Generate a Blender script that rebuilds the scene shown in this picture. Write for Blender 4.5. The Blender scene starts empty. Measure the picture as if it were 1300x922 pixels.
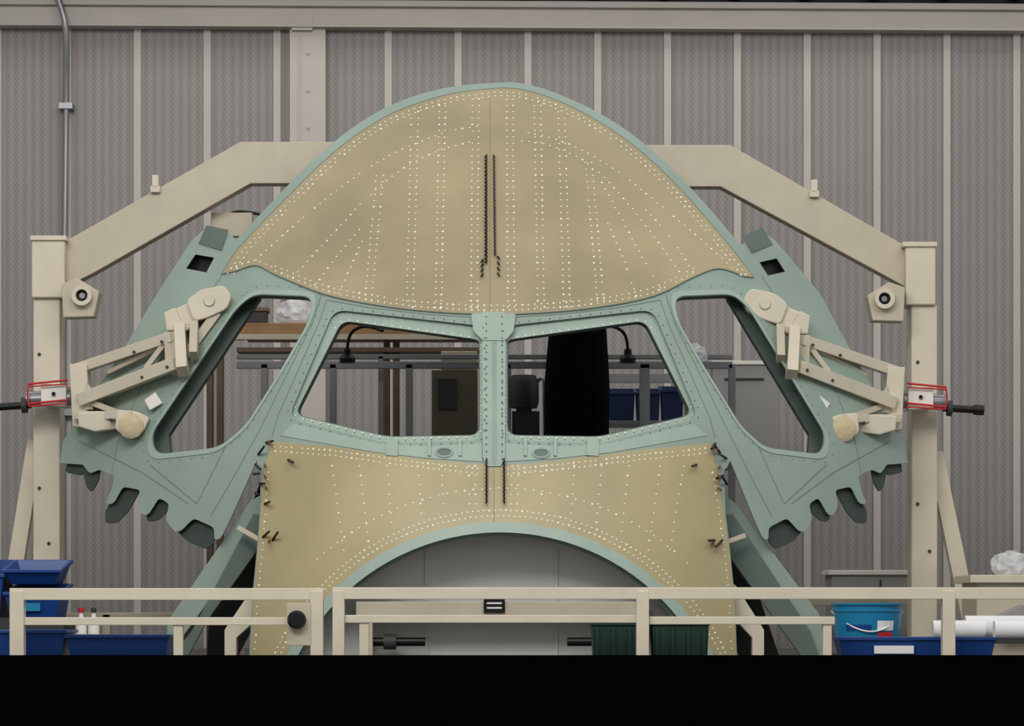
import bpy, bmesh, math, random
from mathutils import Vector, Matrix, geometry
random.seed(4)
S=.005; D=20.0; CZ=2.6; HZ=780.0; DZ=2.3
def W(px,py,y):
    s=S*(D+y)/D
    return Vector(((px-650)*s, y, CZ+(HZ-py)*s))
def Ysh(px,py):
    x=(px-630)*.005; h=(680-py)*.005
    return .35*h+.13*h*h+.22*x*x
def lin(c):
    c=c/255
    return c/12.92 if c<=.04045 else ((c+.055)/1.055)**2.4
# ---------------- materials
def mat(name,rgb,rough=.5,metal=0,var=.08,scale=3,bump=0,bscale=60,spec=.4):
    m=bpy.data.materials.new(name); m.use_nodes=True
    nt=m.node_tree; b=nt.nodes['Principled BSDF']
    b.inputs['Roughness'].default_value=rough; b.inputs['Metallic'].default_value=metal
    b.inputs['Specular IOR Level'].default_value=spec
    tc=nt.nodes.new('ShaderNodeTexCoord'); n=nt.nodes.new('ShaderNodeTexNoise')
    n.inputs['Scale'].default_value=scale; n.inputs['Detail'].default_value=5
    nt.links.new(tc.outputs['Object'],n.inputs['Vector'])
    r=nt.nodes.new('ShaderNodeValToRGB')
    c=[lin(v) for v in rgb]
    r.color_ramp.elements[0].position=.3; r.color_ramp.elements[1].position=.7
    r.color_ramp.elements[0].color=(*[max(0,v*(1-var)) for v in c],1)
    r.color_ramp.elements[1].color=(*[min(1,v*(1+var)) for v in c],1)
    nt.links.new(n.outputs['Fac'],r.inputs['Fac']); nt.links.new(r.outputs['Color'],b.inputs['Base Color'])
    if bump:
        n2=nt.nodes.new('ShaderNodeTexNoise'); n2.inputs['Scale'].default_value=bscale
        nt.links.new(tc.outputs['Object'],n2.inputs['Vector'])
        bp=nt.nodes.new('ShaderNodeBump'); bp.inputs['Strength'].default_value=bump; bp.inputs['Distance'].default_value=.01
        nt.links.new(n2.outputs['Fac'],bp.inputs['Height']); nt.links.new(bp.outputs['Normal'],b.inputs['Normal'])
    return m
TAN=mat('tan_primer',(162,150,118),.36,0,.15,1.3,.02,8)
TANL=mat('tan_primer_lower',(172,160,120),.38,0,.12,1.3,.02,8)
MINT=mat('mint_primer',(141,158,147),.5,0,.07,2)
MINTD=mat('mint_primer_dark_shaded',(90,104,96),.6,0,.1,4)  # dark mint for plates; on window reveals it holds painted-in recess shade
MINTL=mat('mint_primer_light',(155,173,161),.45,0,.05,4)
WEB=mat('frame_web_shaded',(58,68,63),.7,0,.1,4)  # mint webs under the teeth, their shading put into the colour
SEAM=mat('seam_sealant',(104,120,111),.7)
TSEAM=mat('tan_seam',(140,129,98),.6)
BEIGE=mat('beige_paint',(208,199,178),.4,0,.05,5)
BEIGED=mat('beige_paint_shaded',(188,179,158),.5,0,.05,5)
WHITE=mat('white_paint',(225,222,212),.5)
RIV=mat('rivet_primer',(244,240,220),.3,0,.02)
RIVD=mat('fastener_dark',(74,82,74),.5)
BLACK=mat('black_steel',(14,14,15),.4,.2)
CLOTH=mat('black_fabric',(7,7,8),.95,0,.2,8,.2,30,.1)
FASC=mat('black_fascia',(2,2,2),.9,0,.1,3,0,60,.03)
STEEL=mat('steel_tube',(135,136,138),.35,.6)
DGREY=mat('dark_grey',(52,52,52),.6)
GREY=mat('grey_bulkhead',(206,205,202),.6,0,.04,2)
GREYC=mat('grey_cabinet_paint',(150,149,146),.6,0,.05,2)
WOOD=mat('wood_top',(150,116,76),.6,0,.2,6)
WOODL=mat('plywood',(196,180,146),.7,0,.1,30)
BROWN=mat('brown_post',(104,86,70),.6)
RED=mat('red_strap',(190,30,34),.6)
ORG=mat('copper_pin',(150,70,40),.4,.5)
BLUE=mat('blue_plastic',(18,60,124),.4,0,.05)
BLUED=mat('blue_plastic_dull',(26,48,88),.5,0,.05)
BLUEL=mat('light_blue_plastic',(22,124,166),.35,0,.05)
GREEN=mat('green_plastic',(22,54,42),.5)
PAPER=mat('white_paper',(226,226,226),.8)
LBL=mat('label_blue',(70,105,140),.5)
FLOORM=mat('concrete',(120,118,114),.7,0,.1,1,.1,20)
DECK=mat('deck_grey',(86,84,80),.8,0,.1,3)
DARKW=mat('dark_upper_wall',(12,12,14),.8)
TRIM=mat('trim_paint',(184,178,170),.55,0,.04,2)
def bagmat():
    m=bpy.data.materials.new('clear_plastic'); m.use_nodes=True
    b=m.node_tree.nodes['Principled BSDF']; b.inputs['Base Color'].default_value=(.8,.82,.85,1)
    b.inputs['Roughness'].default_value=.2; b.inputs['Alpha'].default_value=.45
    return m
BAG=bagmat()
def wallmat():
    m=bpy.data.materials.new('perforated_wall_panel'); m.use_nodes=True
    nt=m.node_tree; N=nt.nodes; L=nt.links; b=N['Principled BSDF']; b.inputs['Roughness'].default_value=.65
    tc=N.new('ShaderNodeTexCoord'); sp=N.new('ShaderNodeSeparateXYZ'); L.new(tc.outputs['Object'],sp.inputs[0])
    def mth(op,a,bv):
        n=N.new('ShaderNodeMath'); n.operation=op
        for i,v in enumerate((a,bv)):
            if v is None: continue
            if isinstance(v,(int,float)): n.inputs[i].default_value=v
            else: L.new(v,n.inputs[i])
        return n.outputs[0]
    sx=mth('SINE',mth('MULTIPLY',sp.outputs['X'],2*math.pi/.077),None)
    sx2=mth('SINE',mth('MULTIPLY',sp.outputs['X'],2*math.pi/.0385),None)
    sz=mth('SINE',mth('MULTIPLY',sp.outputs['Z'],2*math.pi/.05),None)
    perf=mth('GREATER_THAN',mth('MULTIPLY',sx2,sz),.3)
    h=mth('ADD',mth('MULTIPLY',sx,.3),mth('MULTIPLY',perf,-.5))
    f=mth('ADD',mth('MULTIPLY',h,.36),.5)
    nz=N.new('ShaderNodeTexNoise'); nz.inputs['Scale'].default_value=.7; L.new(tc.outputs['Object'],nz.inputs['Vector'])
    f2=mth('ADD',f,mth('MULTIPLY',nz.outputs['Fac'],.2))
    r=N.new('ShaderNodeValToRGB'); L.new(f2,r.inputs['Fac'])
    r.color_ramp.elements[0].position=.2; r.color_ramp.elements[0].color=(*[lin(v) for v in (114,110,107)],1)
    r.color_ramp.elements[1].position=1; r.color_ramp.elements[1].color=(*[lin(v) for v in (162,157,153)],1)
    L.new(r.outputs['Color'],b.inputs['Base Color'])
    bp=N.new('ShaderNodeBump'); bp.inputs['Strength'].default_value=.2; bp.inputs['Distance'].default_value=.005
    L.new(h,bp.inputs['Height']); L.new(bp.outputs['Normal'],b.inputs['Normal'])
    return m
WALL=wallmat()
# ---------------- builders
SC=bpy.context.scene.collection
def group(name,loc=(0,0,0)):
    e=bpy.data.objects.new(name,None); e.empty_display_size=.1; e.location=loc; SC.objects.link(e); return e
def mk(name,verts,faces,m,parent=None,smooth=False,bevel=0):
    me=bpy.data.meshes.new(name); me.from_pydata([tuple(v) for v in verts],[],faces); me.update()
    o=bpy.data.objects.new(name,me); SC.objects.link(o)
    for mm in (m if isinstance(m,(list,tuple)) else [m]): me.materials.append(mm)
    if smooth:
        for p in me.polygons: p.use_smooth=True
    if parent:
        o.parent=parent; o.matrix_parent_inverse=Matrix.Translation(-parent.location)
    if bevel:
        b=o.modifiers.new('b','BEVEL'); b.width=bevel; b.segments=2; b.limit_method='ANGLE'
    return o
def recalc(o):
    bm=bmesh.new(); bm.from_mesh(o.data); bmesh.ops.recalc_face_normals(bm,faces=bm.faces[:]); bm.to_mesh(o.data); bm.free(); return o
def prism(name,pts,y0,y1,m,parent=None,bevel=.004):
    f=[W(a,b,y0) for a,b in pts]; n=len(f)
    bk=[Vector((v.x,y1,v.z)) for v in f]
    faces=[tuple(range(n)),tuple(range(2*n-1,n-1,-1))]+[(i,(i+1)%n,n+(i+1)%n,n+i) for i in range(n)]
    return recalc(mk(name,f+bk,faces,m,parent,bevel=bevel))
def rect(name,x0,y0,x1,y1,d0,d1,m,parent=None,bevel=.004):
    return prism(name,[(x0,y0),(x1,y0),(x1,y1),(x0,y1)],d0,d1,m,parent,bevel)
def wbox(name,a,b,m,parent=None,bevel=0):
    x0,y0,z0=a;x1,y1,z1=b
    v=[(x0,y0,z0),(x1,y0,z0),(x1,y1,z0),(x0,y1,z0),(x0,y0,z1),(x1,y0,z1),(x1,y1,z1),(x0,y1,z1)]
    return recalc(mk(name,v,[(0,3,2,1),(4,5,6,7),(0,1,5,4),(1,2,6,5),(2,3,7,6),(3,0,4,7)],m,parent,bevel=bevel))
def todeck(name,x0,x1,py,y0,y1,m,parent,bevel=.004):
    a=W(x0,py,y0); b=W(x1,py,y0)
    return wbox(name,(a.x,y0,DZ),(b.x,y1,a.z),m,parent,bevel)
def bar(name,p,q,w,d,m,parent=None,bevel=.004):
    t=(q-p).normalized(); yv=Vector((0,1,0)); n=t.cross(yv).normalized(); k=n.cross(t).normalized()
    vs=[]
    for c in (p,q):
        for a,b in ((-1,-1),(1,-1),(1,1),(-1,1)): vs.append(c+n*a*w/2+k*b*d/2)
    return recalc(mk(name,vs,[(0,1,2,3),(7,6,5,4),(0,4,5,1),(1,5,6,2),(2,6,7,3),(3,7,4,0)],m,parent,bevel=bevel))
def cyldata(p,q,r0,r1,seg):
    t=(q-p).normalized(); a=t.orthogonal().normalized(); b=t.cross(a)
    vs=[];
    for c,r in ((p,r0),(q,r1)):
        for i in range(seg):
            an=2*math.pi*i/seg; vs.append(c+(a*math.cos(an)+b*math.sin(an))*r)
    fs=[tuple(reversed(range(seg))),tuple(range(seg,2*seg))]+[(i,(i+1)%seg,seg+(i+1)%seg,seg+i) for i in range(seg)]
    return vs,fs
def cyl(name,p,q,r,m,parent=None,seg=24,r1=None,bevel=0):
    v,f=cyldata(p,q,r,r if r1 is None else r1,seg)
    return mk(name,v,f,m,parent,bevel=bevel)
def multi_cyl(name,items,m,parent=None):
    V=[];F=[]
    for p,q,r0,r1,seg in items:
        v,f=cyldata(p,q,r0,r1,seg); o=len(V); V+=v; F+=[tuple(i+o for i in t) for t in f]
    return mk(name,V,F,m,parent)
def lathe(name,c,prof,m,parent=None,seg=32,axis='Z'):
    V=[];F=[]
    for r,h in prof:
        for i in range(seg):
            a=2*math.pi*i/seg
            if axis=='Z': V.append((c[0]+r*math.cos(a),c[1]+r*math.sin(a),c[2]+h))
            elif axis=='Y': V.append((c[0]+r*math.cos(a),c[1]+h,c[2]+r*math.sin(a)))
            else: V.append((c[0]+h,c[1]+r*math.cos(a),c[2]+r*math.sin(a)))
    for j in range(len(prof)-1):
        for i in range(seg):
            F.append((j*seg+i,j*seg+(i+1)%seg,(j+1)*seg+(i+1)%seg,(j+1)*seg+i))
    o=recalc(mk(name,V,F,m,parent,smooth=True))
    o.modifiers.new('e','EDGE_SPLIT').split_angle=math.radians(40)
    return o
def tube(name,pts,r,m,parent=None,cyc=False):
    cu=bpy.data.curves.new(name,'CURVE'); cu.dimensions='3D'; cu.bevel_depth=r; cu.bevel_resolution=3; cu.use_fill_caps=True
    sp=cu.splines.new('NURBS'); sp.points.add(len(pts)-1)
    for i,p in enumerate(pts): sp.points[i].co=(*p,1)
    sp.use_endpoint_u=True; sp.order_u=3; sp.use_cyclic_u=cyc
    cu.materials.append(m)
    o=bpy.data.objects.new(name,cu); SC.objects.link(o)
    if parent: o.parent=parent; o.matrix_parent_inverse=Matrix.Translation(-parent.location)
    return o
def bin_(name,x0,x1,yf,yb,zb,zt,m,parent=None,taper=.03,lip=.012,low_front=0):
    def ring(i,z,zf=None):
        zf=z if zf is None else zf
        return [(x0+i,yf+i,zf),(x1-i,yf+i,zf),(x1-i,yb-i,z),(x0+i,yb-i,z)]
    rings=[ring(taper,zb),ring(0,zt-.02,zt-.02-low_front),ring(-lip,zt-.02,zt-.02-low_front),ring(-lip,zt,zt-low_front),ring(.008,zt,zt-low_front),ring(taper+.008,zb+.01)]
    V=[v for r in rings for v in r]; F=[(3,2,1,0)]
    for j in range(5):
        for i in range(4): F.append((4*j+i,4*j+(i+1)%4,4*j+4+(i+1)%4,4*j+4+i))
    F.append((20,21,22,23))
    return mk(name,V,F,m,parent,bevel=.003)
def inside(p,poly):
    x,y=p; c=False; n=len(poly); j=n-1
    for i in range(n):
        xi,yi=poly[i]; xj,yj=poly[j]
        if (yi>y)!=(yj>y) and x<(xj-xi)*(y-yi)/(yj-yi)+xi: c=not c
        j=i
    return c
def crom(P,n=6,closed=False):
    out=[]; L=len(P)
    rng=range(L) if closed else range(L-1)
    for i in rng:
        g=(lambda k:P[k%L]) if closed else (lambda k:P[max(0,min(L-1,k))])
        a,b,c,d=g(i-1),g(i),g(i+1),g(i+2)
        for k in range(n):
            t=k/n
            out.append(tuple(.5*((2*b[q])+(-a[q]+c[q])*t+(2*a[q]-5*b[q]+4*c[q]-d[q])*t*t+(-a[q]+3*b[q]-3*c[q]+d[q])*t**3) for q in (0,1)))
    if not closed: out.append(tuple(P[-1]))
    return out
def rnd(P,r=8,n=5):
    out=[]; L=len(P)
    for i in range(L):
        p=Vector(P[i]); a=Vector(P[i-1]); b=Vector(P[(i+1)%L])
        ra=min(r,(a-p).length*.45); rb=min(r,(b-p).length*.45)
        s=p+(a-p).normalized()*ra; e=p+(b-p).normalized()*rb
        for k in range(n+1):
            t=k/n; out.append(tuple(s*(1-t)**2+p*2*t*(1-t)+e*t*t))
    return out
def rndo(P,r=4,n=3):
    out=[tuple(P[0])]
    for i in range(1,len(P)-1):
        p=Vector(P[i]); a=Vector(P[i-1]); b=Vector(P[i+1])
        ra=min(r,(a-p).length*.45); rb=min(r,(b-p).length*.45)
        s=p+(a-p).normalized()*ra; e=p+(b-p).normalized()*rb
        for k in range(n+1):
            t=k/n; out.append(tuple(s*(1-t)**2+p*2*t*(1-t)+e*t*t))
    return out+[tuple(P[-1])]
def dens(P,mx=12,closed=True):
    out=[]; L=len(P)
    for i in range(L if closed else L-1):
        a=Vector(P[i]); b=Vector(P[(i+1)%L]); d=(b-a).length
        if d<.3: continue
        n=max(1,math.ceil(d/mx))
        for k in range(n): out.append(tuple(a+(b-a)*k/n))
    if not closed: out.append(tuple(P[-1]))
    return out
def shell(name,outline,holes,yoff,thick,m,parent,grid=12,mx=10):
    loops=[dens(outline,mx)]+[dens(h,mx) for h in holes]
    V=[];E=[]
    for lp in loops:
        o=len(V); V+=[Vector(p) for p in lp]; E+=[(o+i,o+(i+1)%len(lp)) for i in range(len(lp))]
    xs=[p[0] for p in loops[0]]; ys=[p[1] for p in loops[0]]
    x=min(xs)+grid*.5
    while x<max(xs):
        y=min(ys)+grid*.5
        while y<max(ys):
            q=(x+.37,y+.23)
            if inside(q,loops[0]) and not any(inside(q,h) for h in loops[1:]): V.append(Vector(q))
            y+=grid
        x+=grid
    vs,es,fs=geometry.delaunay_2d_cdt(V,E,[],0,1e-4)[:3]
    keep=[]
    for f in fs:
        c=((vs[f[0]].x+vs[f[1]].x+vs[f[2]].x)/3,(vs[f[0]].y+vs[f[1]].y+vs[f[2]].y)/3)
        if inside(c,loops[0]) and not any(inside(c,h) for h in loops[1:]):
            a,b,cc=[vs[i] for i in f]
            ar=(b-a).x*(cc-a).y-(b-a).y*(cc-a).x
            keep.append(tuple(f) if ar<0 else tuple(reversed(f)))
    P=[W(v.x,v.y,Ysh(v.x,v.y)+yoff) for v in vs]; n=len(P)
    B=[p+Vector((0,thick,0)) for p in P]
    faces=list(keep)+[tuple(n+i for i in reversed(f)) for f in keep]
    ed=set()
    for f in keep:
        for i in range(3): ed.add((f[i],f[(i+1)%3]))
    VV=P+B; nsm=len(faces)
    for a,b in ed:
        if (b,a) not in ed:
            o=len(VV); VV+=[P[b],P[a],B[a],B[b]]; faces.append((o,o+1,o+2,o+3))
    ob=mk(name,VV,faces,m,parent)
    for i,p in enumerate(ob.data.polygons): p.use_smooth=i<nsm
    return ob
def ribbon(name,lines,w,yoff,m,parent,closed=False):
    V=[];F=[]
    for ln in lines:
        P=dens(ln,8,closed); L=len(P)
        if closed: P=P+[P[0]]; L+=1
        o=len(V)
        for i in range(L):
            a=Vector(P[max(0,i-1)]); b=Vector(P[min(L-1,i+1)]); t=(b-a).normalized(); nn=Vector((-t.y,t.x))*w/2
            p=Vector(P[i])
            for q in (p+nn,p-nn): V.append(W(q.x,q.y,Ysh(p.x,p.y)+yoff))
        F+=[(o+2*i,o+2*i+1,o+2*i+3,o+2*i+2) for i in range(L-1)]
    return mk(name,V,F,m,parent)
def mx_(p):
    x,y=p
    return (1253-x,y) if x>325 else (928+(325-x)*.9,y)
def MX(P): return [mx_(p) for p in reversed(P)]
# ---------------- ROOM
wz=lambda py,y=8: W(0,py,y).z
wbox('floor',(-16,-22,-.1),(16,8.6,0),FLOORM)
wbox('wall_back',(-16,8,0),(16,8.3,wz(20)),WALL)
wbox('wall_upper_back',(-16,8.02,wz(20)),(16,8.3,12),DARKW)
V=[];F=[]
def addbox(a,b):
    o=len(V); x0,y0,z0=a;x1,y1,z1=b
    V.extend([(x0,y0,z0),(x1,y0,z0),(x1,y1,z0),(x0,y1,z0),(x0,y0,z1),(x1,y0,z1),(x1,y1,z1),(x0,y1,z1)])
    F.extend([tuple(i+o for i in t) for t in [(0,3,2,1),(4,5,6,7),(0,1,5,4),(1,2,6,5),(2,3,7,6),(3,0,4,7)]])
xs=[493+88.6*k for k in range(-0,18)]+[352-88.6*k for k in range(0,16)]
for x in xs:
    a=W(x-4.5,0,8).x; b=W(x+4.5,0,8).x; addbox((a,7.975,0),(b,8,wz(34)))
mk('trim_1',V,F,TRIM)
V=[];F=[]
a=W(369,0,8).x;b=W(414,0,8).x
addbox((a,7.9,0),(b,8,wz(38))); addbox((a+.08,7.89,0),(a+.095,7.9,wz(38))); addbox((W(372,0,8).x,7.85,wz(42)),(W(398,0,8).x,7.9,wz(24)))
for k in range(24): addbox((W(391,0,8).x,7.885,.3+k*.33),(W(393,0,8).x+.006,7.9,.32+k*.33))
mk('trim_2',V,F,TRIM)
def rbeam(name,z0,z1,y0,sl=.0055):
    v=[]
    for x in (-16,16):
        dz=-x*sl
        v+=[(x,y0,z0+dz),(x,8,z0+dz),(x,8,z1+dz),(x,y0,z1+dz)]
    return recalc(mk(name,v,[(0,1,2,3),(7,6,5,4),(0,4,5,1),(1,5,6,2),(2,6,7,3),(3,7,4,0)],TRIM,bevel=.006))
rbeam('trim_3',wz(37),wz(14),7.86); rbeam('trim_4',wz(14.5),wz(6.5),7.8); rbeam('trim_5',wz(40),wz(36.5),7.83)
g=group('overhead_cable_tray',(0,7.6,wz(-20)))
wbox('tray',(-16,7.5,wz(-10)),(16,7.8,wz(-22)),DGREY,g)
for k in range(26):
    wbox('bracket_%d'%k,(-8+k*.62,7.78,wz(1)),(-7.9+k*.62,7.99,wz(-10)),BLACK,g)
g=group('conduit_pipe',W(84,400,7.9))
tube('pipe',[W(30,-40,7.75),W(66,-18,7.75),W(78,8,7.75),W(85,40,7.75),W(84,120,7.9),W(83,260,7.9),W(80,420,7.9),W(80,830,7.9),Vector((W(80,0,7.9).x,7.9,2.0))],.028,STEEL,g)
for py in (130,330,520): rect('clip',74,py,92,py+8,7.85,7.99,STEEL,g)
# ---------------- PLATFORM
g=group('work_platform',(0,2,0))
wbox('deck',(-9,-1.4,DZ-.12),(9,7.7,DZ),DECK,g)
wbox('toe_board',(-9,-1.43,DZ-.1),(9,-1.4,W(0,832,-1.43).z),FASC,g)
wbox('front_skirt',(-9,-1.435,0),(9,-1.4,DZ-.1),FASC,g)
for i in range(7):
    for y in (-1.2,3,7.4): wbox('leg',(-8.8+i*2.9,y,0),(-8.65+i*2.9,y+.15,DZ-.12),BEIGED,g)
# ---------------- NOSE
ctr=(635,965)
def arch(r,pymax=842):
    pts=[]
    a0=math.acos(max(-1,(ctr[1]-pymax)/r))
    n=40
    for i in range(n+1):
        a=-a0+2*a0*i/n; pts.append((ctr[0]+r*math.sin(a),ctr[1]-r*math.cos(a)))
    return pts
nose=group('aircraft_nose_section',(0,.8,DZ))
topL=[(650,104),(600,107),(550,115),(495,134),(445,164),(400,201),(360,241),(322,281),(300,304)]
topR=[(650,104),(672,108),(700,116),(748,137),(795,165),(838,200),(878,240),(912,278),(940,312)]
sideL=[(290,296),(264,286),(243,306),(200,372),(165,430),(130,485),(100,530),(80,560),(76,588),(105,590)]
teethL=rndo([(105,590),(114,602),(126,596),(146,604),(140,626),(133,640),(144,640),(156,618),(178,622),(174,642),(180,654),(188,654),(202,632),(215,640),(210,660),(222,676),(230,674),(246,658),(272,670),(272,686),(280,684),(292,660),(312,616),(326,585)],5)
lowL=[(331,600),(330,650),(326,700),(320,760),(316,842)]
L=crom(topL,4)+sideL+teethL+lowL
R=crom(topR,4)[1:]+[(948,306),(965,292),(985,306)]+[mx_(p) for p in sideL[3:]]+[mx_(p) for p in teethL]+[(919,600),(921,650),(927,700),(933,760),(936,842)]
ar=arch(290)
outline=L+ar+list(reversed(R))
wsL_o=rnd([(424,393),(606,413),(612,420),(612,559),(490,563),(366,531)],16)
wsL_i=rnd([(434,407),(607,431),(609,437),(609,553),(492,555),(374,527)],13)
swL=rnd([(322,374),(397,377),(392,408),(355,472),(312,540),(278,568),(198,577),(192,552),(300,392)],14)
sqL=[(248,323),(272,327),(262,346),(236,341)]
swR=MX(swL); wsR_o=MX(wsL_o); wsR_i=MX(wsL_i)
sqR=[(964,333),(986,328),(997,345),(975,350)]
shell('frame_skin',outline,[wsL_o,wsR_o,swL,swR,sqL,sqR],0,.05,MINT,nose)
for i,(o,h) in enumerate(((wsL_o,wsL_i),(wsR_o,wsR_i))):
    shell('windscreen_flange_%d'%(i+1),o,[h],.035,.03,MINTL,nose,mx=6,grid=30)
def grow(P,k):
    cx=sum(p[0] for p in P)/len(P); cy=sum(p[1] for p in P)/len(P)
    return [(cx+(x-cx)*k,cy+(y-cy)*k) for x,y in P]
for i,h in enumerate((wsL_i,wsR_i)):
    shell('windscreen_inner_frame_%d'%(i+1),grow(h,1.03),[grow(h,.988)],.07,.16,MINTD,nose,mx=6,grid=30)  # shadowed windscreen edge, its shade put into the dark mint colour
for i,h in enumerate((swL,swR)):
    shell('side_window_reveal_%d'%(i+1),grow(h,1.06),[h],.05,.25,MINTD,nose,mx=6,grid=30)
    shell('side_window_lip_%d'%(i+1),grow(h,1.07),[grow(h,1.01)],-.008,.01,MINTL,nose,mx=6,grid=30)
stL=[(296,388),(322,374),(330,378),(214,552),(216,577),(196,579),(190,552)]
for i,P in enumerate((stL,MX(stL))):
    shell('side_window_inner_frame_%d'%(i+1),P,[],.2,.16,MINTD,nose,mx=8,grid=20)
for i,h in enumerate((sqL,sqR)): shell('hole_shade_plate_%d'%(i+1),grow(h,1.15),[],.06,.02,BLACK,nose)  # black plates behind the square holes, added so the openings look dark
tanup=crom([(281,348),(300,319),(330,286),(370,245),(410,206),(450,173),(500,143),(560,122),(610,114),(650,112),(690,121),(740,143),(790,174),(830,207),(870,247),(905,287),(935,323),(957,352)],4)
tanup+=crom([(945,351),(913,341),(880,352),(830,376),(760,390),(690,397),(620,399),(540,395),(470,386),(410,373),(350,349),(325,337),(300,344)],4)
shell('crown_skin',tanup,[],-.012,.012,TAN,nose,grid=10)
arT=arch(302)
tanlo=[(345,561),(420,567),(520,581),(575,587),(612,590),(643,591),(680,588),(730,582),(820,571),(902,563),(911,600),(919,650),(926,700),(932,760),(935,841)]+list(reversed(arT))+[(318,841),(322,760),(327,700),(331,650),(334,600)]
shell('lower_nose_skin',tanlo,[],-.012,.012,TANL,nose,grid=10)
arO=arch(302); arI=arch(289)
shell('radome_ring',arO+list(reversed(arI)),[],-.016,.09,MINTL,nose,grid=30,mx=8)
arO=arch(290); arI=arch(284)
shell('radome_ring_web',arO+list(reversed(arI)),[],.07,.03,MINT,nose,grid=30,mx=8)
shell('centre_post',[(612,396),(642,396),(641,580),(636,592),(618,592),(613,580)],[],-.022,.022,MINTL,nose,grid=10)
ribbon('post_groove',[[(627.5,430),(627.5,590)]],6,-.0235,MINT,nose)
shell('centre_joint_plate',rnd([(598,398),(655,398),(652,420),(642,432),(612,432),(601,420)],4),[],-.03,.01,MINTL,nose,grid=10)
sill=[(372,538),(480,563),(545,567),(612,563),(612,586),(545,582),(475,574),(356,553)]
shell('lower_sill_1',sill,[],-.006,.02,MINTL,nose,grid=10)
shell('lower_sill_2',MX(sill),[],-.006,.02,MINTL,nose,grid=10)
def ell(cx,cy,a,b,n=20): return [(cx+a*math.cos(2*math.pi*i/n),cy+b*math.sin(2*math.pi*i/n)) for i in range(n)]
for i,(x,y) in enumerate(((564,574),(687,575))):
    shell('sill_hole_ring_%d'%i,ell(x,y,12,7),[ell(x,y,9,4.5)],-.014,.01,MINT,nose,mx=4,grid=20)
    shell('sill_hole_%d'%i,ell(x,y,9,4.5),[],-.009,.004,SEAM,nose,mx=4,grid=20)
for i,(a,b) in enumerate(((490,505),(543,547),(582,586),(665,669),(703,707),(745,760))):
    shell('sill_rib_%d'%i,[(a,556),(b,557),(b,579),(a,578)],[],-.02,.03,MINTL,nose,mx=6,grid=20)
seams=[[(415,381),(470,391),(540,399),(600,403)],[(415,381),(404,412),(375,478),(352,530),(345,556)],[(408,374),(396,412),(362,480),(330,545),(300,600),(268,655)],
 [(282,350),(230,420),(180,490),(150,560),(142,600)],[(190,590),(250,640),(290,560)],[(100,560),(180,600),(240,640)]]
seams+=[[mx_(p) for p in s] for s in seams]
ribbon('panel_seams',seams,1.0,-.003,SEAM,nose)
ribbon('crown_edge_seam',[tanup],1.2,-.0135,SEAM,nose,closed=True)
ribbon('centre_butt_joint',[[(622,125),(622,396)],[(627,592),(627,675)]],.9,-.0135,TSEAM,nose)
for k,(P) in enumerate(([(262,286),(290,292),(281,318),(252,309)],[(943,300),(968,289),(981,310),(955,321)])):
    shell('corner_plate_%d'%k,P,[],-.012,.015,MINTD,nose)
riv=[];rivd=[]
def along(P,sp):
    P=[Vector(p) for p in P]; out=[]; acc=0
    for a,b in zip(P,P[1:]):
        d=(b-a).length; t=acc
        while t<d: out.append(tuple(a+(b-a)*t/d)); t+=sp
        acc=t-d
    return out
def inset(P,k,c): return [(c[0]+(x-c[0])*k,c[1]+(y-c[1])*k) for x,y in P]
topedge=crom([(281,348),(300,319),(330,286),(370,245),(410,206),(450,173),(500,143),(560,122),(610,114),(650,112),(690,121),(740,143),(790,174),(830,207),(870,247),(905,287),(935,323),(957,352)],6)
botedge=crom([(350,349),(410,373),(470,386),(540,395),(620,399),(690,397),(760,390),(830,376),(880,352)],6)
cc=(625,330)
for k in (.975,.955): riv+=along(inset(topedge,k,cc),8)
riv+=along([(x,y-5) for x,y in botedge],8); riv+=along([(x,y-11) for x,y in botedge],8)
riv+=along([(300,338),(325,330),(352,342)],8)
def inup(p): return inside(p,inset(tanup,.955,cc))
for xb,xt in ((606,608),(598,600),(560,566),(553,558),(524,532),(516,523),(470,497),(462,488),(645,643),(653,651),(683,678),(691,686),(716,708),(724,716),(760,735),(768,743)):
    ln=along([(xb,398),(xt,110)],8)
    for p in ln:
        if not inup(p): continue
        if xb in (470,462) and p[1]<215: continue
        if xb in (760,768) and p[1]<200: continue
        riv.append(p)
arcs=[[(325,330),(375,285),(430,240),(490,200),(560,170),(607,160)],[(372,352),(420,300),(462,255),(510,215),(560,190),(600,180)],[(400,362),(432,320),(462,285)],[(430,372),(445,340),(462,300)],
 [(930,340),(885,300),(835,258),(780,215),(720,182),(655,165)],[(868,352),(830,300),(790,250),(750,210),(700,185),(655,178)],[(838,366),(812,320),(785,270),(760,225)],[(808,376),(792,330),(770,280)],[(880,345),(850,300),(815,262)]]
for a in arcs:
    c=crom(a,6)
    for p in along(c,9):
        if inup(p): riv.append(p)
def inlow(p): return inside(p,tanlo)
edge=[(349,567),(420,572),(520,586),(575,592),(612,596)]; edge2=[(645,596),(680,593),(730,588),(820,577),(900,569)]
for e in (edge,edge2):
    riv+=along(e,7); riv+=along([(x,y+6) for x,y in e],7)
for e in ([(340,600),(337,650),(333,700),(327,760),(323,830)],[(905,600),(913,650),(920,700),(926,760),(929,830)]):
    riv+=along(e,9)
for r in (310,317): riv+=[p for p in along(arch(r,835),7)]
riv+=[p for p in along(arch(345,835),11) if inlow(p) and 400<p[0]<880]
for x in (420,455,490,530,560,595,603,650,658,690,730,765,800,840,870):
    for p in along([(x,580),(x+(x-627)*-.08,700)],12):
        if inlow(p) and (p[0]-ctr[0])**2+(p[1]-ctr[1])**2>322**2 and p[1]>edge[0][1]+22: riv.append(p)
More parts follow.
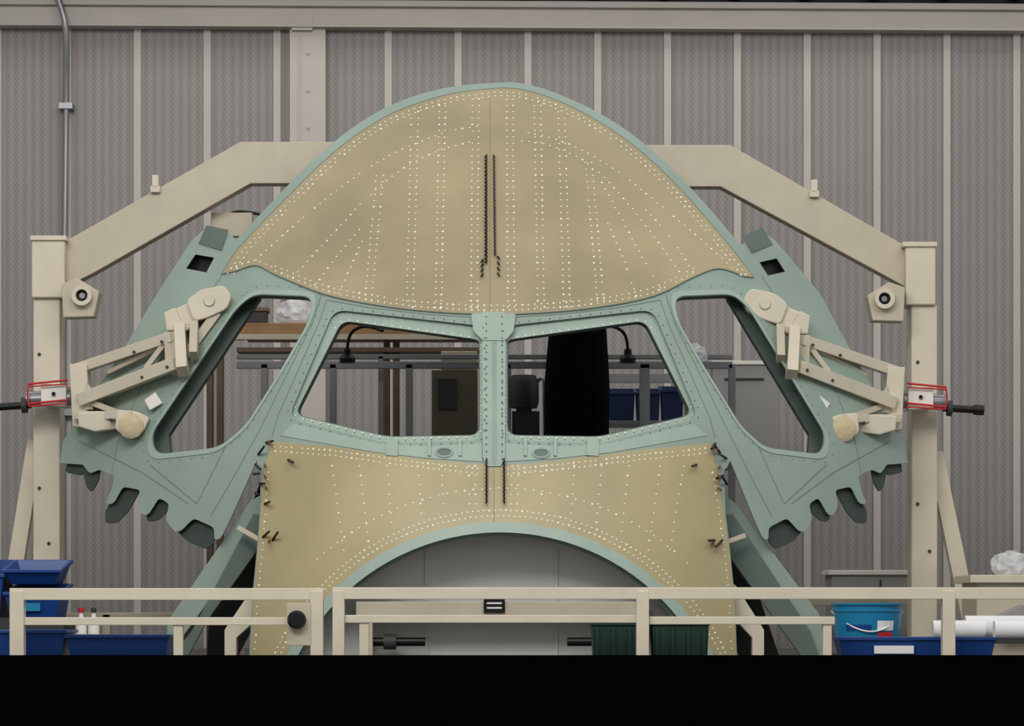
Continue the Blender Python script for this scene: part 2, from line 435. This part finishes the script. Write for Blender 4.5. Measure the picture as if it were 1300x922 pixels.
def discs(name,pts,r,yoff,m,seg=6):
    V=[];F=[]
    for x,y in pts:
        o=len(V); yy=Ysh(x,y)+yoff
        e=1.0
        a=W(x+e,y,Ysh(x+e,y))-W(x-e,y,Ysh(x-e,y)); b=W(x,y+e,Ysh(x,y+e))-W(x,y-e,Ysh(x,y-e))
        a.normalize(); n=a.cross(b).normalized()
        if n.y>0: n=-n
        b=n.cross(a); c=W(x,y,yy)
        for i in range(seg):
            an=2*math.pi*i/seg; V.append(c+(a*math.cos(an)+b*math.sin(an))*r)
        for i in range(seg):
            an=2*math.pi*i/seg; V.append(c+(a*math.cos(an)+b*math.sin(an))*r*.6+n*r*.35)
        F.append(tuple(range(o+seg,o+2*seg)))
        for i in range(seg): F.append((o+i,o+(i+1)%seg,o+seg+(i+1)%seg,o+seg+i))
    return mk(name,V,F,m,nose)
riv=[(x+random.uniform(-.4,.4),y+random.uniform(-.4,.4)) for x,y in riv if random.random()>.04]
big=[p for p in riv if random.random()<.2]; sb=set(big); small=[p for p in riv if p not in sb]
discs('skin_rivets',small,.0062,-.013,RIV); discs('skin_rivets_bright',big,.0085,-.013,RIV)
fr=[]
for P in (wsL_o,wsR_o): fr+=along(grow(P,1.035)+[grow(P,1.035)[0]],13)
for P in (wsL_o,wsR_o): fr+=along(grow(P,.965),11)
for x in (617.5,637.5): fr+=along([(x,402),(x,588)],9)
discs('frame_fasteners',[p for p in fr if 612<p[0]<642],.0055,-.034,RIVD)
discs('frame_fasteners_outer',[p for p in fr if not 612<p[0]<642],.005,-.004,RIVD)
fr=[]
for P in (swL,swR): fr+=along(grow(P,1.12)+[grow(P,1.12)[0]],14)
fr=[p for p in fr if inside(p,outline) and not inside(p,tanup) and not inside(p,tanlo)]
discs('side_frame_fasteners',fr,.0045,-.002,RIVD)
fl=[]
for P in (wsL_i,wsR_i): fl+=along(grow(P,1.03),11)
discs('flange_fasteners',fl,.0065,.032,RIV)
it=[]
def cleco(x,y,dx,dy,ln,r=.006,yo=-.012):
    p=W(x,y,Ysh(x,y)+yo); q=p+Vector((dx,-ln,dy)); it.append((p,q,r,r*.8,8)); return q
for k in range(30):
    y=197+k*4.6
    cleco(617.5,y,-.006,-.02,.05,.0088); 
    if y<325: cleco(626.5+k*.05,y,.006,-.02,.05,.0068)
for k in range(4):
    cleco(613,330+k*6,-.01,-.02,.05,.0075); cleco(632,326+k*7,.01,-.02,.05,.0075)
for k in range(11):
    y=583+k*5.2
    cleco(618,y,-.004,-.02,.05,.0072); cleco(639.5,y,.004,-.02,.05,.0072)
for P in ([(338,562),(328,577),(324,590),(322,602),(330,614),(324,626),(336,640),(334,682),(346,686),(366,584)],[(908,563),(914,575),(922,582),(926,594),(918,604),(923,615),(907,686),(917,686),(884,590)]):
    for (x,y) in P:
        s=-1 if x<600 else 1
        cleco(x,y,-s*random.uniform(.03,.055),random.uniform(-.05,.05),.1,.009)
multi_cyl('clecos',it,BLACK,nose)
it=[]
for (x,y) in ((342,560),(336,590),(338,618),(342,686),(336,604),(908,568),(914,592),(912,620),(905,690),(912,604)):
    cleco(x,y,random.uniform(-.02,.02),-.02,.12,.008)
multi_cyl('cleco_copper_tips',it,ORG,nose)
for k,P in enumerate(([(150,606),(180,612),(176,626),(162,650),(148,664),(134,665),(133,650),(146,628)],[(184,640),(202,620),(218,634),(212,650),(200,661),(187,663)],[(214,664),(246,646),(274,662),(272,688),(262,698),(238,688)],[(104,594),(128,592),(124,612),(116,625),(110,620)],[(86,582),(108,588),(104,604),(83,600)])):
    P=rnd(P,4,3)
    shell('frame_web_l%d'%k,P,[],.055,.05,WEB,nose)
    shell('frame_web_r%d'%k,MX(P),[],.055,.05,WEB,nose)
def quadleg(nm,P,y0,y1,m): prism(nm,P,y0,y1,m,nose,.006)
quadleg('side_frame_leg_1',[(318,636),(332,628),(332,672),(246,790),(212,835),(212,790)],.75,1.05,MINT)
quadleg('side_frame_leg_2',[(919,628),(935,640),(1040,780),(1052,835),(1030,835),(922,690)],.75,1.05,MINT)
quadleg('side_frame_flange_1',[(322,652),(333,655),(333,690),(262,790),(238,835),(226,835)],.7,.75,MINTD)
quadleg('side_frame_flange_2',[(919,655),(930,652),(1028,800),(1040,835),(1018,835),(922,702)],.7,.75,MINTD)
bar('strap_1',W(302,670,.6),W(334,688,.5),.032,.02,BEIGED,nose); bar('strap_2',W(946,680,.6),W(918,690,.5),.032,.02,BEIGED,nose)
quadleg('rear_frame_1',[(335,600),(340,760),(300,835),(262,835),(268,740),(318,700),(316,650)],1.3,1.4,DGREY)
quadleg('rear_frame_2',[(915,600),(930,700),(965,760),(990,835),(940,835),(905,760)],1.3,1.4,DGREY)
prism('cradle_arm_1',[(330,735),(322,745),(285,800),(285,835),(300,835),(300,810),(345,770)],.5,.62,BEIGE,nose)
prism('cradle_arm_2',[(925,735),(935,745),(970,800),(970,835),(955,835),(955,810),(918,770)],.5,.62,BEIGE,nose)
bk=arch(300)
prism('pressure_bulkhead',bk,.42,.46,GREY,nose,0)
for x in (540,705): rect('bulkhead_stiffener',x,700,x+3,840,.405,.42,GREY,nose,0)
# ---------------- bulkhead jig beam
g=group('bulkhead_jig_beam',W(640,770,.2))
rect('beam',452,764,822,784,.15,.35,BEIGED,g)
rect('nameplate',614,761,641,778,.135,.15,BLACK,g,0); rect('nameplate_text',618,765,637,767,.13,.135,WHITE,g,0); rect('nameplate_text_2',618,771,637,773,.13,.135,WHITE,g,0)
for x in (465,808): todeck('beam_leg',x-8,x+8,784,.18,.3,BEIGED,g)
for (a,b,c) in ((470,495,540),(800,775,720)):
    cyl('spindle',W(a,815,.25),W(c,815,.25),.028,BLACK,g)
    cyl('collar',W(b-8,815,.25),W(b+8,815,.25),.05,DGREY,g)
# ---------------- assembly jig
jig=group('assembly_jig_frame',(0,2.2,DZ))
rect('post_head_1',40,300,82,378,2.04,2.36,BEIGE,jig,.01); rect('post_head_cap_1',38,299,84,305,2.02,2.38,BEIGE,jig,.004)
todeck('post_1',42,76,378,2.08,2.32,BEIGE,jig,.01)
rect('post_head_2',1150,309,1188,387,2.04,2.36,BEIGE,jig,.01); rect('post_head_cap_2',1146,307,1190,313,2.02,2.38,BEIGE,jig,.004)
todeck('post_2',1157,1190,387,2.08,2.32,BEIGE,jig,.01)
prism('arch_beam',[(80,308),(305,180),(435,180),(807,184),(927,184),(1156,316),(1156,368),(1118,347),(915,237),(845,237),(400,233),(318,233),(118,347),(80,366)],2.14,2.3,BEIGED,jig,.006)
for k,(x,y) in enumerate(((197,222),(1034,228))):
    rect('stop_pin_%d'%k,x-4,y,x+4,y+16,2.1,2.14,BEIGE,jig); rect('stop_foot_%d'%k,x-6,y+14,x+6,y+22,2.1,2.14,BEIGE,jig)
bar('brace_1',W(46,560,2.3),W(2,836,2.3),.11,.11,BEIGE,jig); bar('brace_2',W(1186,575,2.3),W(1240,836,2.3),.11,.11,BEIGE,jig)
def hexb(k,ox,fl):
    P=[(78,360),(98,353),(126,370),(119,402),(80,403)]
    if fl: P=[(1227-x,y+5) for x,y in P]
    prism('tube_bracket_%d'%k,P,1.9,2.08,BEIGED,jig,.006)
    cx,cy=(105,376) if not fl else (1122,380)
    c=W(cx,cy,1.9)
    lathe('tube_ring_%d'%k,c,[(.042,0),(.042,-.06),(.07,-.06),(.07,0)],BEIGE,jig,axis='Y')
    cyl('tube_bore_%d'%k,c+Vector((0,-.01,0)),c+Vector((0,.02,0)),.043,BLACK,jig)
    cyl('tube_bore_pin_%d'%k,c+Vector((0,-.03,0)),c+Vector((0,.02,0)),.02,STEEL,jig)
hexb(1,0,0); hexb(2,0,1)
for px,py in ((50,450),(50,620),(1165,460),(1165,640),(1180,700),(62,690)):
    c=W(px,py,2.08); cyl('bolt',c,c-Vector((0,.01,0)),.012,DGREY,jig,12)
for x0,x1 in ((34,84),(1150,1197)):
    a=W(x0,0,2.0).x;b=W(x1,0,2.0).x; wbox('base_plate',(a,2.0,DZ),(b,2.4,DZ+.02),BEIGED,jig)
def clamp(fl):
    g=group('skin_clamp_arm',W(1237-100 if fl else 100,505,1.8))
    def T(x,y): return (1237-x,y+4) if fl else (x,y)
    def Wp(x,y,off=-.14):
        d=Ysh(x,y) ; X,Y=T(x,y); return W(X,Y,min(d+off,1.85))
    def pr(n,P,o0,o1,m,ref=None,bv=.004):
        cx=sum(p[0] for p in P)/len(P); cy=sum(p[1] for p in P)/len(P)
        d=min(Ysh(*(ref or (cx,cy))),2.0)
        return prism(n,[T(*p) for p in P],d+o0,d+o1,m,g,bv)
    def br(n,a,b,w,d,m=BEIGE,oa=-.14,ob=-.14): return bar(n,Wp(*a,oa),Wp(*b,ob),w,d,m,g)
    pr('hub_plate',[(88,462),(110,462),(112,500),(112,545),(92,541)],-.25,-.05,BEIGE,bv=.006)
    pr('hub_web',[(110,485),(120,500),(118,520),(108,520)],-.2,-.1,BEIGED)
    pr('hub_label',[(92,478),(107,478),(107,492),(92,492)],-.262,-.25,LBL,ref=(101,500))
    pr('hub_label_white',[(94,493),(106,493),(106,497),(94,497)],-.262,-.25,WHITE,ref=(101,500))
    br('upper_beam',(95,470),(222,427),.07,.12)
    br('lower_beam',(106,507),(226,461),.085,.14,oa=-.2)
    br('mid_beam',(140,472),(214,436),.03,.08,BEIGED,-.08,-.08)
    br('mid_brace',(185,468),(214,430),.035,.06,BEIGED)
    br('end_post',(229,416),(232,472),.075,.12,oa=-.16,ob=-.16)
    br('end_post_2',(247,412),(246,452),.055,.1,BEIGED)
    pr('end_gusset',[(208,422),(226,420),(228,480),(210,472)],-.12,-.04,BEIGED)
    pr('jaw_block',[(208,397),(220,391),(236,394),(246,412),(238,420),(211,420)],-.24,-.06,BEIGE,bv=.01)
    pr('jaw_link',[(222,392),(250,380),(262,392),(248,412),(232,414)],-.2,-.08,BEIGE,bv=.01)
    pr('jaw_pad',rnd([(236,382),(254,368),(284,362),(294,376),(288,392),(262,404),(246,408)],6),-.18,-.05,BEIGE,bv=.008)
    c=W(*T(266,382),Ysh(266,381)-.18)
    lathe('jaw_pivot',c,[(.0,-.03),(.035,-.03),(.04,-.02),(.04,.02)],BEIGE,g,axis='Y')
    lathe('jaw_pivot_ring',c,[(.075,0),(.075,-.012),(.058,-.012),(.058,0)],WHITE,g,axis='Y')
    br('pad_strip',(276,396),(222,470),.06,.03,BEIGED,-.06,-.06)
    br('lower_arm',(100,528),(172,528),.055,.1,oa=-.2,ob=-.14)
    br('lower_link',(118,512),(160,528),.04,.06,BEIGED)
    pr('foot_block',[(98,524),(150,522),(152,544),(120,548),(100,542)],-.26,-.08,BEIGE,bv=.008)
    pr('foot_jaw',rnd([(148,520),(172,522),(190,530),(182,548),(164,558),(146,545)],5),-.16,-.05,BEIGE,bv=.008)
    c=W(*T(166,541),Ysh(166,541)-.17)
    lathe('foot_pad',c,[(0,-.02),(.055,-.02),(.085,0),(.085,.02),(0,.02)],WOODL,g,axis='Y')
    pr('shim',[(183,508),(197,498),(206,512),(190,521)],-.1,-.03,WHITE)
    for (x,y) in ((128,461),(170,447),(205,434),(140,494),(180,479),(212,466),(222,405),(102,530),(140,533)):
        c=Wp(x,y,-.235 if y<520 else -.27); cyl('bolt',c,c+Vector((0,.06,0)),.011,DGREY,g,10)
    p=W(*T(90,505),1.9); q=W(*T(34,507),1.9)
    cyl('spindle_nut',p,q,.055,STEEL,g)
    q2=W(*T(-16 if not fl else -12,518 if not fl else 517),1.88)
    p2=W(*T(40,514),1.88)
    cyl('spindle_handle',p2,q2,.026,BLACK,g)
    cyl('handle_grip',q2+(p2-q2)*.25,q2,.036,BLACK,g)
    cyl('handle_collar',p2+(q2-p2)*.1,p2+(q2-p2)*.22,.055,DGREY,g)
    prism('spindle_block',[T(52,487),T(84,489),T(84,516),T(52,514)],1.82,2.07,WHITE,g)
    cyl('block_bore',W(*T(68,500),1.80),W(*T(68,500),1.83),.014,BLACK,g,12)
    for yy in (485,510):
        tube('red_strap',[W(*T(37,yy+3),1.8),W(*T(60,yy),1.79),W(*T(86,yy-2),1.8)],.0075,RED,g)
        tube('red_strap_b',[W(*T(37,yy+6),1.8),W(*T(60,yy+4),1.79),W(*T(86,yy+3),1.8)],.005,RED,g)
    tube('red_strap_v',[W(*T(37,486),1.8),W(*T(33,500),1.8),W(*T(37,516),1.8)],.006,RED,g)
clamp(False); clamp(True)
# ---------------- guard rails
yr=-1.22
g=group('guard_rail',W(210,840,yr))
rect('top_rail',12,747,411,762,yr-.04,yr+.04,BEIGE,g)
todeck('post_a',12,30,750,yr-.045,yr+.045,BEIGE,g); todeck('post_b',394,410,750,yr-.045,yr+.045,BEIGE,g)
rect('mid_rail',30,784,394,794,yr-.02,yr+.04,BEIGE,g); todeck('mid_post',220,232,790,yr-.01,yr+.05,BEIGE,g)
rect('gate_plate',364,766,396,820,yr-.045,yr-.03,BEIGED,g)
c=W(377,787,yr-.05); lathe('gate_knob',c,[(0,-.06),(.04,-.06),(.055,-.04),(.055,0),(0,0)],BLACK,g,axis='Y')
g=group('guard_rail',W(900,840,yr))
rect('top_rail',422,746,1500,761,yr-.04,yr+.04,BEIGE,g)
for i,(a,b) in enumerate(((422,437),(808,824),(1197,1213),(1480,1496))): todeck('post_%d'%i,a,b,750,yr-.045,yr+.045,BEIGE,g)
rect('mid_rail_1',437,781,808,791,yr-.01,yr+.04,BEIGE,g); rect('mid_rail_2',824,783,1060,793,yr-.01,yr+.04,BEIGE,g)
todeck('mid_post_1',456,468,788,yr,yr+.05,BEIGE,g); todeck('mid_post_2',1045,1056,788,yr,yr+.05,BEIGE,g)
g=group('rear_guard_rail',W(150,800,2.9))
rect('top_rail',-200,778,330,787,2.9,2.96,BEIGED,g); rect('top_rail_r',935,760,1500,769,2.9,2.96,BEIGED,g)
for x in (-150,130,300,960,1100,1400): todeck('post',x,x+10,780,2.9,2.96,BEIGED,g)
# ---------------- bins etc
def pxbin(name,x0,x1,py,yf,depth,m,pyb=None,low=0,**k):
    a=W(x0,py,yf);b=W(x1,py,yf); zb=DZ if pyb is None else W(0,pyb,yf).z
    return bin_(name,a.x,b.x,yf,yf+depth,zb,a.z,m,low_front=low,**k)
pxbin('storage_bin',84,214,806,-.95,.4,BLUE)
pxbin('storage_bin',-40,82,800,-.95,.5,BLUE)
g=group('parts_bin_stack',W(20,800,-.3))
zt=W(0,784,-.3).z
wbox('stand',(W(-60,0,-.3).x,-.3,DZ),(W(80,0,-.3).x,.25,zt),DGREY,g)
for k,(u,v,t,lo) in enumerate(((-60,4,709,.1),(6,76,740,.06))):
    bin_('bin_%d'%k,W(u,0,-.3).x,W(v,0,-.3).x,-.3,.2,zt,W(0,t,-.3).z,BLUE,g,low_front=lo)
    rect('bin_label_%d'%k,u+15,766,u+45,776,-.3,-.26,BLUEL,g,0)
bin_('bin_top',W(6,0,-.25).x,W(78,0,-.25).x,-.3,.2,W(0,742,-.3).z,W(0,709,-.3).z,BLUE,g,low_front=.07,taper=.05)
for u,v in ((752,826),(828,900)):
    g=group('green_crate',W((u+v)/2,830,-.8))
    A=W(u,790,-.8);B=W(v,790,-.8)
    bin_('body',A.x,B.x,-.8,-.4,DZ,A.z,GREEN,g,taper=.01,lip=.01)
    for k in range(4): wbox('rib',(A.x+.02+k*(B.x-A.x-.06)/3,-.815,DZ+.02),(A.x+.04+k*(B.x-A.x-.06)/3,-.79,A.z-.03),GREEN,g)
    wbox('lid',(A.x-.012,-.81,A.z),(B.x+.012,-.39,A.z+.012),GREEN,g,.004)
pxbin('parts_tray',1066,1264,809,-1.05,.35,BLUE)
wbox('parts_tray_label',(W(1110,0,-1.06).x,-1.062,W(0,830,-1.06).z),(W(1160,0,-1.06).x,-1.045,W(0,820,-1.06).z),PAPER)
g=group('plastic_bucket',W(1102,820,-.5))
a=W(1102,0,-.5); zt=W(0,766,-.5).z; zb=DZ; H=zt-zb; r=45*.005*19.5/20
lathe('body',(a.x,-.45,zb),[(0,0),(r*.84,0),(r*.97,H*.86),(r*1.0,H*.86),(r*1.0,H*.9),(r*.97,H*.9),(r*.98,H*.97),(r*1.03,H*.97),(r*1.03,H),(r*.95,H),(r*.82,.02),(0,.02)],BLUEL,g,seg=48)
tube('handle',[(a.x-r,-.45,zt-.05),(a.x-r*.7,-.45-r*.75,zt-.13),(a.x,-.45-r*1.05,zt-.19),(a.x+r*.7,-.45-r*.75,zt-.13),(a.x+r,-.45,zt-.05)],.005,WHITE,g)
for an,w,zc,h,m in ((-1.1,.28,.2,.06,PAPER),(-1.95,.4,.2,.035,BLUE),(-1.1,.25,.16,.03,RED)):
    V=[];F=[]
    for i in range(7):
        t=an-w+2*w*i/6
        for z in (zc,zc+h):
            rr=r*(.845+.13*z/(H*.86))+.004
            V.append((a.x+rr*math.cos(t),-.45+rr*math.sin(t),zb+z))
    F=[(2*i,2*i+2,2*i+3,2*i+1) for i in range(6)]
    mk('label',V,F,m,g)
g=group('side_table',W(1260,800,-.2))
zt=W(0,812,-.1).z
wbox('top',(W(1150,0,-.2).x,-.35,zt-.025),(W(1400,0,-.2).x,.5,zt),DGREY,g)
for x in (1156,1390):
    for y in (-.33,.45): wbox('leg',(W(x,0,0).x,y,DZ),(W(x,0,0).x+.03,y+.03,zt-.025),STEEL,g)
for x0,x1,y,r in ((1184,1250,.12,.06),(1225,1330,.32,.075),(1262,1350,-.12,.06)):
    g=group('paper_roll',(W(x0,0,0).x,y,zt))
    A=Vector((W(x0,0,y).x,y,zt+r))
    lathe('roll',A,[(.015,0),(r,0),(r,(x1-x0)*.005),(.015,(x1-x0)*.005),(.015,0)],PAPER,g,axis='X')
g=group('grey_cabinet',W(1120,800,3.3))
todeck('body',1056,1180,727,3.3,3.8,GREYC,g,.01); rect('top',1052,724,1184,730,3.27,3.83,WHITE,g); rect('door_gap',1117,736,1119,822,3.29,3.31,DGREY,g,0)
rect('handle',1108,750,1112,775,3.27,3.3,STEEL,g)
g=group('workbench',W(1300,760,1.2))
todeck('body',1240,1420,738,1.2,1.9,BEIGED,g,.01); rect('top',1232,730,1430,740,1.15,1.95,BEIGE,g)
prism('control_box',[(1252,790),(1300,768),(1330,775),(1330,795),(1262,800)],1.0,1.2,GREYC,g)
def bag(name,c,r,sq):
    bm=bmesh.new(); bmesh.ops.create_icosphere(bm,subdivisions=3,radius=r)
    for v in bm.verts:
        k=1+random.uniform(-.14,.14); v.co=Vector((v.co.x*k*1.2,v.co.y*k,max(-r*.55,v.co.z*k*sq)))+Vector(c)
    me=bpy.data.meshes.new(name); bm.to_mesh(me); bm.free(); me.materials.append(BAG)
    o=bpy.data.objects.new(name,me); SC.objects.link(o); return o
b=W(1283,730,1.5); bag('plastic_bag',(b.x,1.5,b.z+.06),.11,.9)
for x,m in ((103,RED),(119,WHITE)):
    g=group('spray_bottle',W(x,790,-.2)); c=W(x,0,-.2)
    zb_=DZ; h=W(0,766,-.2).z-DZ
    lathe('body',(c.x,-.2,zb_),[(0,0),(.035,0),(.035,h*.62),(.014,h*.78),(.014,h*.84)],WHITE,g)
    lathe('cap',(c.x,-.2,zb_+h*.84),[(.018,0),(.018,.03),(0,.03)],m if m is RED else DGREY,g)
# ---------------- things behind windows
g=group('steel_work_frame',W(620,465,4.2))
def hb(n,x0,x1,y0,y1,d,m,th=.05): rect(n,x0,y0,x1,y1,d,d+th,m,g)
hb('rail_front',300,930,459,468,4.2,STEEL); hb('rail_low',300,930,560,568,4.2,STEEL)
for i,x in enumerate((331,418,515,640,812,925)): todeck('leg_%d'%i,x,x+(9 if i!=4 else 13),462,4.2,4.26,STEEL,g)
for i,x in enumerate((480,700,870)): todeck('rear_leg_%d'%i,x,x+7,452,4.4,4.45,STEEL,g)
hb('rail_rear',300,930,450,456,4.4,STEEL)
g=group('wooden_shelf_unit',W(440,420,5))
rect('top_board',305,410,608,424,4.9,5.7,WOOD,g); rect('front_edge',296,424,608,431,4.88,4.9,BEIGED,g,0); rect('shelf_edge',300,441,608,447,4.9,5.6,BROWN,g)
for x in (262,275,487,499): todeck('post',x,x+8,430,5.0,5.1,BROWN,g)
rect('post_join',262,424,310,431,5.0,5.1,BROWN,g)
c=W(374,410,5.2); bag('clear_bag',(c.x,5.2,c.z+.07),.12,.9)
g=group('tool_case',W(328,400,5.2)); rect('case',312,394,338,410,5.1,5.3,DGREY,g); rect('lid',310,390,340,395,5.08,5.32,BROWN,g)
g=group('machine_cabinet',W(580,500,4.6)); todeck('body',548,606,470,4.5,4.9,mat('machine_olive',(98,92,76),.5),g); rect('hood',560,446,606,470,4.5,4.8,BEIGED,g); rect('panel',556,480,580,520,4.48,4.5,DGREY,g)
g=group('electric_motor',W(665,510,4.4)); todeck('stand',650,685,522,4.3,4.38,DGREY,g)
c=W(665,495,4.0); lathe('drum',(c.x,4.0,c.z-.14),[(0,0),(.1,0),(.115,.04),(.115,.2),(.09,.25),(0,.25)],DGREY,g); todeck('column',655,675,505,3.95,4.05,DGREY,g)
tube('hose',[(c.x+.1,4.0,c.z+.05),(c.x+.16,3.95,c.z+.15),(c.x+.15,3.95,c.z-.2),(c.x+.17,4.0,c.z-.5)],.012,STEEL,g)
g=group('black_dust_cover',W(730,500,3.4))
V=[];F=[];n=60;rows=24
zb=DZ; zt=W(0,400,3.4).z
for j in range(rows+1):
    t=j/rows; z=zt+(zb-zt)*t
    rx=.185+.035*min(1,t*5)-.02*t
    for i in range(n):
        a=2*math.pi*i/n; k=1+.05*math.sin(7*a+t*1.5)*(.4+t)+.02*math.sin(15*a+3)
        V.append((W(734-6*t,0,3.4).x+rx*k*math.cos(a)*1.12,3.5+.16*k*math.sin(a),z))
for j in range(rows):
    for i in range(n): F.append((j*n+i,j*n+(i+1)%n,(j+1)*n+(i+1)%n,(j+1)*n+i))
F.append(tuple(range(n)))
mk('cover',V,F,CLOTH,g,smooth=True)
g=group('blue_bin_rack',W(820,510,4.8))
rect('shelf',765,534,890,540,4.7,5.1,STEEL,g)
for i,(a,b,t) in enumerate(((772,806,490),(808,838,490),(840,868,487))):
    A=W(a,t,4.7);B=W(b,534,4.7); bin_('bin_%d'%i,A.x,B.x,4.7,5.0,B.z,A.z,BLUED,g,taper=.01,low_front=.05)
for x in (766,880): todeck('leg',x,x+6,536,4.75,4.8,STEEL,g)
rect('back_rail',765,474,890,486,5.1,5.14,GREYC,g)
for k,(x,s) in enumerate(((441,1),(797,-1))):
    g=group('hanging_work_lamp',W(x,450,2.6))
    tube('cable',[W(x+45*s,420,2.4),W(x+25*s,412,2.5),W(x+5*s,420,2.6),W(x,436,2.6),W(x,448,2.6)],.012,BLACK,g)
    c=W(x,461,2.6); lathe('head',c,[(0,0),(.055,0),(.06,.03),(.045,.055),(.03,.06),(.025,.1),(0,.1)],BLACK,g)
g=group('white_cabinet',W(930,500,6)); todeck('body',905,985,462,6,6.4,GREYC,g); rect('top',903,458,987,463,5.98,6.42,WHITE,g); rect('slot',920,480,970,483,5.99,6.0,DGREY,g,0)
c=W(884,446,4.2); bag('plastic_wrap',(c.x,4.3,W(0,459,4.2).z+.05),.075,1.2)
g=group('black_hose',W(300,280,2.6))
tube('hose',[W(290,310,2.3),W(288,285,2.35),W(292,270,2.4),W(310,268,2.4),W(330,272,2.4)],.012,BLACK,g)
rect('bracket',268,270,320,300,2.31,2.4,BEIGED,g)
# ---------------- lights
def area(name,loc,tgt,sx,sy,e,col=(1,.975,.94)):
    l=bpy.data.lights.new(name,'AREA'); l.shape='RECTANGLE'; l.size=sx; l.size_y=sy; l.energy=e; l.color=col
    o=bpy.data.objects.new(name,l); o.location=loc; o.rotation_euler=(Vector(tgt)-Vector(loc)).to_track_quat('-Z','Y').to_euler(); SC.objects.link(o)
area('ceiling_light',(-3.5,-10,10.5),(0,2,4),7,3,760)
area('ceiling_light',(4,-8,11.5),(0,2,4),8,4,380)
area('ceiling_light',(0,4.6,11.5),(0,4.7,0),14,1.5,260)
w=bpy.data.worlds.new('hangar_ambient'); bpy.context.scene.world=w; w.use_nodes=True
w.node_tree.nodes['Background'].inputs[0].default_value=(.98,.98,1,1); w.node_tree.nodes['Background'].inputs[1].default_value=.47
cam=bpy.data.cameras.new('camera'); co=bpy.data.objects.new('camera',cam); SC.objects.link(co)
co.location=(0,-D,CZ); co.rotation_euler=(math.radians(90),0,0)
cam.sensor_width=36; cam.lens=36*D/(1300*S); cam.shift_y=(HZ-461)/1300; cam.clip_end=200
bpy.context.scene.camera=co
vs=bpy.context.scene.view_settings; vs.view_transform='Standard'; vs.look='None'
